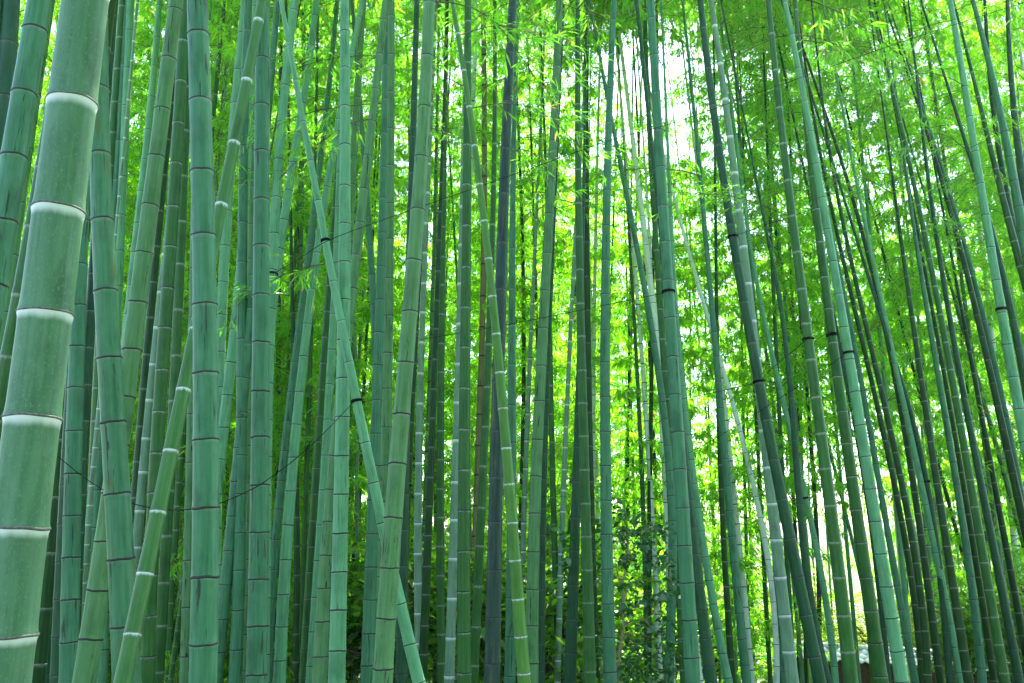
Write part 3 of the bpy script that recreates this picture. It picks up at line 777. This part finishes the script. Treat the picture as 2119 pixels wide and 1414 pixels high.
def beside(x, y, exclude=None):
    """Which named culm a point at that level stands next to, and how many culms lie between."""
    act = sorted(((float(c['X'](y)), c) for c in CULMS if c['ylo'] - 60 <= y <= c['yhi'] + 60 and c is not exclude), key=lambda q: q[0])
    best = None
    for mx, mc in act:
        if mc['mark']:
            n = sum(1 for q, d in act if min(mx, x) < q < max(mx, x))
            if best is None or n < best[0]: best = (n, mc['mark'], 'right' if x > mx else 'left')
    return best
seen = {c['label'] for c in CULMS if c['label']}
for c in CULMS:
    if c['label']: continue
    w = c['wb']
    size = 'sturdy' if w > 25 else ('medium' if w > 17 else ('slender' if w > 11 else 'very thin'))
    ym = (c['ylo'] + min(c['yhi'], 1414)) / 2
    for lv, lw in sorted(LEVELS, key=lambda q: abs(q[0] - ym)):
        bs = beside(float(c['X'](lv)), lv, c)
        if bs is None: continue
        lb = '%s %s bamboo, %s %s of the %s %s' % (size, COLW[c['ty']], ORD[min(bs[0], 11)], bs[2], bs[1], lw)
        if lb not in seen: break
    seen.add(lb)
    c['root']['label'] = lb

# ------------------------------------------------------------------ crowns and side branches of the traced culms
GAPS = [(1410, 180, 120, 210, 0.97), (1300, 40, 70, 80, 0.9), (665, 150, 50, 110, 0.95), (1900, 310, 40, 60, 0.6), (1800, 420, 70, 40, 0.5),
        (1690, 400, 30, 60, 0.4), (1700, 1080, 160, 190, 1.0), (1320, 1080, 40, 90, 0.5), (810, 440, 50, 70, 0.8), (1150, 120, 60, 120, 0.6),
        (1500, 420, 40, 80, 0.5), (1280, 420, 30, 60, 0.5), (1560, 1000, 40, 80, 0.3), (945, 1050, 40, 150, 0.8), (900, 1300, 30, 90, 0.8), (350, 30, 20, 30, 0.5)]
def cover(px, py):
    v = 1.0 if (px < 620 or py < 500) else 0.94
    for gx_, gy_, rx, ry, a in GAPS:
        v *= 1 - a * math.exp(-(((px - gx_) / rx) ** 2 + ((py - gy_) / ry) ** 2) ** 1.5)
    return v

def add_plume(parent, origin, p, r, scale):
    me = PLUMES[int(r.integers(len(PLUMES)))]
    return link('foliage', me, parent, tuple(np.asarray(p) - origin), (r.normal(0, 0.12), r.normal(0, 0.12), r.uniform(0, 6.28)), (scale * r.uniform(0.85, 1.15), scale * r.uniform(0.85, 1.15), scale * r.uniform(0.8, 1.15)))

for c in CULMS:
    r = c['r']
    H = c['high']
    n = len(H)
    for q in ((0.8,) if (c['D'] < 13 or r.random() < 0.6) else (0.35, 0.8)):
        p = H[min(n - 1, int(q * (n - 1)))][0]
        x, y = project(p)
        if c['D'] < 9 and p[2] < 6.5:
            continue
        if 0 < x < 2119 and -50 < y < 1414 and r.random() > cover(x, y):
            continue
        add_plume(c['root'], c['foot'], p, r, 0.9)
    # side branches in view
    for y in c['ks']:
        x = float(c['X'](y))
        if c['D'] < 5.2 or y > 560 or c['ty'] in ('white',):
            continue
        centre = 640 < x < 1420
        prob = (0.24 if y < 330 else 0.10) if centre else (0.0 if x < 640 else 0.16)
        if y > 480: prob *= 0.4
        if c['D'] > 12: prob *= 0.8
        if r.random() < prob * (0.35 + 0.65 * cover(x, y)):
            pp, rad = c['P3'](y)
            side = math.pi / 2 + r.choice([-1, 1]) * r.uniform(0.5, 1.75)
            add_branch(c['root'], tuple(pp - c['foot']), side, r.uniform(0.75, 1.2), r)

# ------------------------------------------------------------------ far bamboos
FAR_GROUP = 'far bamboos behind the thick culms'
far_mats = [CM['pale'], CM['green'], CM['lteal'], CM['white'], CM['grey']]  # mostly light skins: depth haze put into the colour of the distant stems
def far_stem(seed, height):
    r = np.random.default_rng(seed)
    n = 22
    z = np.linspace(0, height, n)
    bx = r.normal(0, 0.25); by = r.normal(0, 0.25)
    s = z / height
    P = np.stack([bx * s ** 1.6 * 2, by * s ** 1.6 * 2, z], 1)
    R = 0.043 * (1 - 0.85 * s ** 1.3)
    PP, RR = [], []
    step = height / 42
    zz = np.arange(0, height, step)
    for k, q in enumerate(zz[:-1]):
        for t, m_ in ((0.0, 1.08), (0.06, 0.98), (0.94, 0.98)):
            w = q + t * step
            PP.append([np.interp(w, z, P[:, 0]), np.interp(w, z, P[:, 1]), w]); RR.append(np.interp(w, z, R) * m_)
    V, F = tube(PP, RR, 8)
    nn = len(V)
    A = {'skin': ('FLOAT_VECTOR', np.stack([V[:, 0] + seed, V[:, 1], V[:, 2]], 1)), 'along': ('FLOAT', np.zeros(nn))}
    return V, F, A, P, z
FSTEM = []
for i in range(6):
    hgt = 15.0 + i * 0.9
    V, F, A, P, z = far_stem(50 + i, hgt)
    FSTEM.append((mesh_np('far_culm_%d' % i, V, F, [far_mats[i % 5]], A), P, z, hgt))
fr = np.random.default_rng(77)
N_FAR = 148
placed = []
tries = 0
while len(placed) < N_FAR and tries < 20000:
    tries += 1
    Y = 13 + 27 * fr.random() ** 0.85
    X = fr.uniform(-1, 1) * (Y * 0.60 + 2)
    if any((X - a) ** 2 + (Y - b) ** 2 < 0.7 for a, b in placed):
        continue
    px, py = project((X, Y, 3.0))
    if len(placed) < 26:                # the grove is thickest on both flanks
        Y = fr.uniform(14, 22); X = Y * (fr.uniform(0.28, 0.58) if len(placed) % 2 else fr.uniform(-0.60, -0.06))
    elif Y < 26 and fr.random() > cover(px, py + 100):
        continue
    if 7 < X < 16 and 22 < Y < 35:      # the garden wall stands here
        continue
    placed.append((X, Y))
far_n = {}
placed.sort(key=lambda q: q[1])
for i, (X, Y) in enumerate(placed):
    me, P, z, hgt = FSTEM[i % len(FSTEM)]
    g = float(ground_z(X, Y)) - 0.1
    bs = beside(project((X, Y, g + 5))[0], 700)
    key = (bs[1], bs[2], bs[0] // 2)
    far_n[key] = far_n.get(key, 0) + 1
    root = thing('far_bamboo', '%s slim distant leafy bamboo %s %s of the %s' % (ORD[min(20, far_n[key] - 1)], ('just', 'well', 'far', 'far')[min(3, bs[0] // 2)], bs[2], bs[1]), 'bamboo', (X, Y, g), FAR_GROUP)
    az = fr.uniform(0, 6.28)
    link('culm', me, root, (0, 0, 0), (0, 0, az))
    ca, sa = math.cos(az), math.sin(az)
    zq = fr.uniform(0.4, 1.8) if Y > 22 else fr.uniform(1.6, 3.6)
    while zq < hgt + 0.5:
        lx = np.interp(zq, z, P[:, 0]); ly = np.interp(zq, z, P[:, 1])
        off = np.array([ca * lx - sa * ly, sa * lx + ca * ly, zq])
        x, y = project(np.array([X, Y, g]) + off)
        if 1540 < x < 1990 and y > 1255 and Y < 31:
            pass
        elif -250 < x < 2370 and -260 < y < 1600:
            if fr.random() < 0.95 * cover(x, y):
                o = add_plume(root, np.zeros(3), off, fr, 1.0 + 0.018 * (Y - 13))
        elif fr.random() < 0.35:
            add_plume(root, np.zeros(3), off, fr, 1.0)
        zq += fr.uniform(1.3, 2.2)

# unseen bamboos added right of and behind the viewpoint, to shade the right side
pr_ = np.random.default_rng(21)
near_n = 0
for i in range(26):
    X = pr_.uniform(3.2, 9.0); Y = pr_.uniform(-9.0, 1.5)
    me, P, z, hgt = FSTEM[i % len(FSTEM)]
    g = float(ground_z(X, Y)) - 0.1
    root = thing('shade_bamboo', 'added unseen leafy bamboo behind the viewpoint, shading the right side', 'bamboo', (X, Y, g), 'added shade bamboos behind the viewpoint')
    link('culm', me, root, (0, 0, 0), (0, 0, i * 1.3))
    for zq in (3.0, 4.6, 6.2, 7.8, 9.4, 11.0):
        add_plume(root, np.zeros(3), np.array([0, 0, zq]), pr_, 1.0)

# ------------------------------------------------------------------ undergrowth and broad-leaved trees beyond the bamboos
def bush_mesh(name, seed, n, rad, leaf, mat, bark, trunk_h, wide=0.32, nb=9):
    """Trunk with forking limbs, leaf clumps at the limb ends; origin at the foot."""
    r = np.random.default_rng(seed)
    parts = []
    top = np.array([r.normal(0, 0.1), r.normal(0, 0.1), trunk_h])
    tt = np.linspace(0, 1, 5)
    parts.append(tube(np.outer(tt, top) + np.stack([0.05 * np.sin(tt * 6), 0.04 * np.sin(tt * 5), 0 * tt], 1), 0.05 * rad * (1 - 0.4 * tt), 7))
    ends = []
    for b in range(nb):
        d = rand_dirs(1, -0.1, 0.9, r)[0]
        e = top + d * np.array([rad, rad, rad * 0.85]) * r.uniform(0.5, 0.95)
        s = top * r.uniform(0.6, 1.0)
        mid = (s + e) / 2 + r.normal(0, 0.08 * rad, 3)
        parts.append(tube([s, mid, e], [0.022 * rad, 0.014 * rad, 0.005 * rad], 5))
        ends.append(e)
        for q in range(2):
            e2 = mid + rand_dirs(1, -0.4, 0.6, r)[0] * rad * 0.45
            parts.append(tube([mid, (mid + e2) / 2 + r.normal(0, 0.03 * rad, 3), e2], [0.010 * rad, 0.007 * rad, 0.003 * rad], 4))
            ends.append(e2)
    V, F = join(parts)
    wood = mesh_np(name + '_wood', V, F, [bark])
    ends = np.array(ends)
    pick = r.integers(len(ends), size=n)
    base = ends[pick] + r.normal(0, 1, (n, 3)) * rad * np.array([0.20, 0.20, 0.10])
    d = rand_dirs(n, -0.7, 0.35, r)
    L = leaf * r.uniform(0.6, 1.3, n)
    V, F, k = leaf_block(base, d, np.tile([0, 0, 1.0], (n, 1)) + r.normal(0, 0.35, (n, 3)), L, L * wide, 0.15, 0.2, True)
    lv = mesh_np(name + '_leaves', V, F, [mat], {'tone': ('FLOAT', np.repeat(r.uniform(0, 1, n), k))}, False)
    return wood, lv

MAP = [bush_mesh('maple', 400 + i, 5200, 2.2, 0.10, MAPLE, TREEB, 1.6, 0.36, 14) for i in range(3)]
BUS = [bush_mesh('bush', 420 + i, 3600, 1.3, 0.12, BUSHL, TREEB, 0.7, 0.22, 12) for i in range(4)]
MSPOT = [(7.6, 33.5, .9, 'lime maple tree behind the frosty pale culm, left end of the roofed wall'), (12.6, 33, 1.1, 'yellow-green maple behind the roofed garden wall, left of two'),
         (15.2, 34, 1.25, 'yellow-green maple behind the roofed garden wall, right of two'), (9.6, 36, 1.3, 'tall pale lime maple glimpsed between the two banded green culms'),
         (18.5, 35, 1.3, 'golden lime maple low at the right edge of the grove'), (6.4, 31, 1.0, 'lime maple behind the pale teal culm right of the leafy shrub')]
for i, (x, y, s, lb) in enumerate(MSPOT):
    g = float(ground_z(x, y))
    root = thing('maple_tree', lb, 'tree', (x, y, g - 0.1), 'maples beyond the bamboo')
    w, l = MAP[i % 3]
    link('trunk', w, root, (0, 0, 0), (0, 0, i * 1.9), (s,) * 3)
    link('crown', l, root, (0, 0, 0), (0, 0, i * 1.9), (s,) * 3)
br = np.random.default_rng(5)
bl = []
while len(bl) < 46:
    y = br.uniform(15, 40); x = br.uniform(-1, 1) * (y * 0.6)
    if 7 < x < 17 and 20 < y < 36: continue
    if 1520 < project((x, y, -0.5))[0] < 2000 and y < 31: continue
    if any((x - a) ** 2 + (y - b) ** 2 < 2.2 for a, b in bl): continue
    bl.append((x, y))
bush_n = {}
bl.sort(key=lambda q: q[1])
for i, (x, y) in enumerate(bl):
    g = float(ground_z(x, y))
    bs = beside(project((x, y, g + 1.5))[0], 1150)
    bush_n[bs[1:]] = bush_n.get(bs[1:], 0) + 1
    root = thing('undergrowth_bush', '%s nearest leafy undergrowth bush behind the culms %s of the %s' % (ORD[min(20, bush_n[bs[1:]] - 1)], bs[2], bs[1]), 'bush', (x, y, g - 0.05), 'undergrowth bushes between the culms')
    w, l = BUS[i % 4]
    s = br.uniform(0.9, 1.9)
    a = br.uniform(0, 6.28)
    link('stem', w, root, (0, 0, 0), (0, 0, a), (s,) * 3)
    link('leaves', l, root, (0, 0, 0), (0, 0, a), (s,) * 3)

# ------------------------------------------------------------------ the glossy shrub left of the wire-tied culm
def build_shrub():
    r = np.random.default_rng(9)
    D = 10.2
    def q(px, py, d=0.0): return at(px, py, D + d)[0]
    foot = q(1272, 1414); foot[2] = float(ground_z(foot[0], foot[1]))
    root = thing('shrub', 'dark glossy-leaved shrub with pale crooked stems between the teal culms', 'shrub', tuple(foot))
    lines = [[foot, q(1276, 1400), q(1284, 1340), q(1290, 1300), q(1289, 1250), q(1287, 1215)],
             [q(1287, 1215), q(1280, 1195), q(1273, 1170), q(1272, 1130, .1)],
             [q(1287, 1215), q(1294, 1180), q(1298, 1150), q(1312, 1132, -.1), q(1325, 1105)],
             [q(1290, 1300), q(1305, 1285, .2), q(1335, 1284), q(1352, 1270, -.2), q(1385, 1272)],
             [q(1335, 1284), q(1352, 1305), q(1372, 1318, .2)],
             [q(1292, 1320), q(1302, 1310), q(1325, 1312, .2), q(1352, 1322)],
             [q(1289, 1250), q(1302, 1205), q(1330, 1200, .3), q(1360, 1205)],
             [q(1298, 1150), q(1300, 1100, .2), q(1296, 1060)],
             [q(1325, 1105), q(1350, 1090), q(1370, 1095, .2)],
             [q(1284, 1340), q(1275, 1360), q(1262, 1390, .1)],
             [q(1352, 1270, -.2), q(1365, 1240), q(1385, 1200), q(1388, 1160)]]
    V, F = join([tube(np.array(l), np.linspace(0.024 if i == 0 else 0.012, 0.006 if i == 0 else 0.003, len(l)), 6) for i, l in enumerate(lines)])
    link('stem', mesh_np('shrub_stem', V - foot, F, [SHRUBT]), root)
    cl = [(1290, 1060, 26, 24), (1310, 1100, 34, 18), (1350, 1095, 36, 16), (1372, 1105, 22, 12), (1282, 1105, 16, 22), (1335, 1130, 30, 16), (1300, 1150, 20, 14),
          (1350, 1165, 26, 14), (1378, 1160, 14, 24), (1385, 1205, 14, 22), (1365, 1235, 24, 14), (1310, 1210, 20, 12), (1330, 1245, 28, 14), (1300, 1260, 16, 10),
          (1375, 1285, 22, 22), (1345, 1300, 26, 18), (1310, 1330, 22, 20), (1350, 1345, 34, 20), (1385, 1345, 16, 28), (1300, 1375, 30, 18), (1340, 1395, 40, 20), (1380, 1400, 22, 24),
          (1290, 1405, 26, 12), (1255, 1050, 8, 40), (1245, 1100, 6, 30), (1170, 1110, 12, 14), (1172, 1160, 14, 22), (1240, 1190, 6, 40), (1246, 1320, 8, 40)]
    B = []
    for (cx, cy, sx, sy) in cl:
        for k in range(int(18 + sx * sy * 0.04)):
            p = q(cx + r.normal(0, sx * 0.6), cy + r.normal(0, sy * 0.6), r.normal(0, 0.35))
            B.append(p)
    B = np.array(B); n = len(B)
    d = rand_dirs(n, -0.8, 0.3, r)
    L = 0.095 * r.uniform(0.6, 1.25, n)
    V, F, k = leaf_block(B, d, np.tile([0, 0, 1.0], (n, 1)) + r.normal(0, 0.4, (n, 3)), L, L * 0.27, 0.2, 0.25, True)
    link('leaves', mesh_np('shrub_leaves', V - foot, F, [SHRUBL], {'tone': ('FLOAT', np.repeat(r.uniform(0, 1, n), k))}, False), root)
build_shrub()

# ------------------------------------------------------------------ the garden wall with its tiled roof
def box(x0, x1, y0, y1, z0, z1):
    V = np.array([[x, y, z] for z in (z0, z1) for y in (y0, y1) for x in (x0, x1)], float)
    F = np.array([[0, 2, 3, 1], [4, 5, 7, 6], [0, 1, 5, 4], [2, 6, 7, 3], [0, 4, 6, 2], [1, 3, 7, 5]])
    return V, F
def build_wall():
    A = np.array([8.0, 30.5]); B = np.array([14.6, 25.0])
    L = float(np.linalg.norm(B - A)); ang = math.atan2(B[1] - A[1], B[0] - A[0])
    g = min(float(ground_z(A[0], A[1])), float(ground_z(B[0], B[1])))
    root = thing('garden_wall', 'low garden wall of dark brown timber under a small tiled roof, lower right', 'wall', (A[0], A[1], g - 0.1))
    root.rotation_euler = (0, 0, ang)
    dark = plain('dark_timber', (0.055, 0.030, 0.018), 0.8, 0.4, 12)
    plast = plain('wall_boarding', (0.085, 0.050, 0.028), 0.85, 0.35, 9)
    tile = plain('grey_roof_tile', (0.50, 0.49, 0.51), 0.55, 0.25, 14)
    top = -1.0 - g + 0.1
    def part(nm, b, mt): link(nm, mesh_np(nm, b[0], b[1], [mt], None, False), root)
    part('board_panel', box(0, L, -0.10, 0.10, 0, top - 0.62), plast)
    part('beam', box(-0.2, L + 0.2, -0.16, 0.16, top - 0.62, top - 0.46), dark)
    k = 0.0
    pm = mesh_np('post', *box(-0.08, 0.08, -0.15, 0.15, 0, top - 0.622), [dark], None, False)
    while k < L + 0.01:
        link('post', pm, root, (k, 0, 0)); k += L / 4
    rm = mesh_np('rafter', *box(-0.035, 0.035, -0.62, 0.0, -0.04, 0.03), [dark], None, False)
    x = 0.1
    while x < L:
        link('rafter', rm, root, (x, 0.0, top - 0.30), (math.radians(24), 0, 0))
        link('rafter', rm, root, (x, 0.0, top - 0.30), (math.radians(24), 0, math.pi)); x += 0.42
    for s in (0, math.pi):
        o = link('roof_board', mesh_np('roof_board', *box(-0.3, L + 0.3, -0.72, 0.0, 0.032, 0.06), [dark], None, False), root, (0 if s == 0 else L, 0, top - 0.28), (math.radians(24), 0, s))
    # tiles: a shallow S pan, laid in columns of three
    xs = np.linspace(-0.12, 0.12, 9)
    prof = 0.035 * np.cos((xs / 0.12) * np.pi)
    V = []; F = []
    for dz in (0.0, 0.016):
        for yy in (0.0, -0.27):
            for xq, pz in zip(xs, prof):
                V.append([xq, yy, pz + dz + (0.02 if yy == 0 else 0.035)])
    V = np.array(V)
    for j in range(8):
        F += [[18 + j, 18 + j + 1, 27 + j + 1, 27 + j], [9 + j, 9 + j + 1, 27 + j + 1, 27 + j][::-1], [j, 9 + j, 9 + j + 1, j + 1]]
    tm = mesh_np('roof_tile', V, np.array(F), [tile])
    x = -0.2
    while x < L + 0.2:
        for rr in range(3):
            for s in (0, math.pi):
                c, sn = math.cos(math.radians(24)), math.sin(math.radians(24))
                yy = -0.02 - rr * 0.235
                pos = (x, yy * c if s == 0 else -yy * c, top - 0.19 + yy * sn)
                link('roof_tile', tm, root, pos, (math.radians(24), 0, s))
        x += 0.24
    ridge = [(np.array([u, 0, top - 0.12]), 0.085) for u in np.linspace(-0.3, L + 0.3, 14)]
    V, F = tube([q[0] for q in ridge], [q[1] for q in ridge], 10)
    link('ridge', mesh_np('ridge', V, F, [tile]), root)
build_wall()

# ------------------------------------------------------------------ wires and ties
def find(px, py, ty=None):
    best = None
    for c in CULMS:
        d = abs(float(c['X'](py)) - px)
        if d < float(c['W'](py)) and (best is None or d < best[0] - 1 or (abs(d - best[0]) <= 1 and c['D'] < best[1]['D'])):
            best = (d, c)
    return best[1] if best else None

def tie_mesh(c, y, h=0.022):
    p, rad = c['P3'](y); p2, _ = c['P3'](y - 20)
    ax = (p2 - p) / np.linalg.norm(p2 - p)
    parts = []
    for k in range(3):
        e1, e2 = frame(ax + np.array([0.03 * (k - 1), 0.02, 0]))
        a = np.linspace(0, 2 * np.pi, 25)[:-1]
        ring = p + ax * (h * (k - 1) * 0.55) + (rad * 1.05 + 0.003) * (np.cos(a)[:, None] * e1 + np.sin(a)[:, None] * e2)
        V = []; tr = h * 0.36
        for i in range(24):
            out_ = ring[i] - p - ax * np.dot(ring[i] - p, ax); out_ /= np.linalg.norm(out_)
            for s in range(5):
                V.append(ring[i] + tr * (math.cos(s * 1.2566) * out_ + math.sin(s * 1.2566) * ax))
        F = [[i * 5 + s, i * 5 + (s + 1) % 5, ((i + 1) % 24) * 5 + (s + 1) % 5, ((i + 1) % 24) * 5 + s] for i in range(24) for s in range(5)]
        parts.append((np.array(V), np.array(F)))
    return join(parts)

WIRES = [
    ('long thin black wire rising from the slanting culm to the upper right corner', [(565, 567, 7.2), (620, 535, 6.6), (674, 498, 6.18), (815, 447, 6.25), (1040, 370, 6.35), (1275, 285, 6.6), (1372, 262, 6.75), (1510, 214, 7.4), (1650, 163, 7.6), (1840, 95, 7.8), (2119, 5, 8.0)], [(567, 567), (674, 498)]),
    ('sagging black wire at lower left ending at the slanting culm', [(120, 945, 5.3), (165, 982, 5.25), (205, 1010, 5.2), (280, 1046, 5.12), (345, 1056, 5.06), (400, 1055, 5.02), (455, 1043, 4.96), (530, 1010, 4.9), (600, 960, 5.2), (660, 908, 5.6), (728, 836, 6.0)], [(737, 830)]),
    ('faint black wire running left from the tied thick teal-green culm', [(870, 703, 8.6), (1000, 681, 8.0), (1140, 655, 7.5), (1250, 632, 7.1), (1372, 607, 6.75)], [(1384, 604)]),
    ('black wire from the upper tie of the dark teal culm to the right edge', [(1520, 489, 8.35), (1570, 470, 8.4), (1640, 447, 8.5), (1720, 420, 8.6), (1850, 374, 8.8), (2000, 310, 9.0), (2119, 253, 9.2)], [(1517, 490)]),
    ('black wire meeting the lower tie of the dark teal culm from the left', [(1270, 843, 9.2), (1350, 834, 9.0), (1420, 825, 8.7), (1500, 808, 8.5), (1562, 793, 8.35)], [(1570, 790)]),
    ('black wire climbing to the band on the pale blue-teal culm', [(1428, 937, 8.9), (1520, 885, 8.7), (1600, 833, 8.4), (1656, 797, 8.1), (1700, 767, 7.8), (1746, 736, 7.45)], [(1754, 730)]),
    ('short black wire between the dark teal culm and the banded green culm', [(1573, 790, 8.4), (1597, 762, 8.3), (1641, 727, 7.9), (1668, 704, 7.5)], [(1672, 702)]),
    ('faint horizontal wire low behind the centre right culms', [(1120, 1027, 12), (1250, 1031, 12.2), (1400, 1034, 12.4), (1590, 1033, 12.6), (1660, 1031, 12.8)], [(1663, 1031)]),
]
for lb, pts, ties in WIRES:
    P = []
    for i in range(len(pts) - 1):
        for t in np.linspace(0, 1, 6)[:-1]:
            q = [pts[i][k] + (pts[i + 1][k] - pts[i][k]) * t for k in range(3)]
            P.append(at(*q)[0])
    P.append(at(*pts[-1])[0])
    P = np.array(P)
    for _ in range(3):
        P[1:-1] = 0.25 * P[:-2] + 0.5 * P[1:-1] + 0.25 * P[2:]
    V, F = tube(P, np.full(len(P), 0.0026), 6)
    o0 = P[0]
    root = thing('wire', lb, 'wire', tuple(o0))
    link('strand', mesh_np('wire_strand', V - o0, F, [WIREM]), root)
    for (px, py) in ties:
        c = find(px, py)
        if c:
            V, F = tie_mesh(c, py, 0.012)
            link('tie', mesh_np('wire_tie', V - o0, F, [WIREM]), root)
for px, py, lb in [(1723, 693, 'black band round the grey-green banded culm at centre right'), (2071, 640, 'black band round the light teal culm near the right edge'),
                   (844, 1005, 'dark band round the deep green culm behind the thick grey-green one'), (1915, 997, 'dark band round a dark teal culm at lower right')]:
    c = find(px, py)
    if c:
        V, F = tie_mesh(c, py, 0.018)
        p0 = V.mean(0)
        tag(link('band', mesh_np('band', V - p0, F, [WIREM]), None, tuple(p0)), lb, 'band')

# ------------------------------------------------------------------ thin sunlit air in the grove
hz = link('haze', mesh_np('haze', *box(-70, 70, -30, 75, -8, 26), [], None, False))
hz['kind'] = 'stuff'
m, nt, out = new_mat('haze')
v = N(nt, 'ShaderNodeVolumePrincipled', i_Density=0.0004, i_Anisotropy=0.65)
v.inputs['Color'].default_value = (0.95, 1.0, 0.95, 1)
nt.links.new(v.outputs[0], out.inputs['Volume'])
hz.data.materials.append(m)
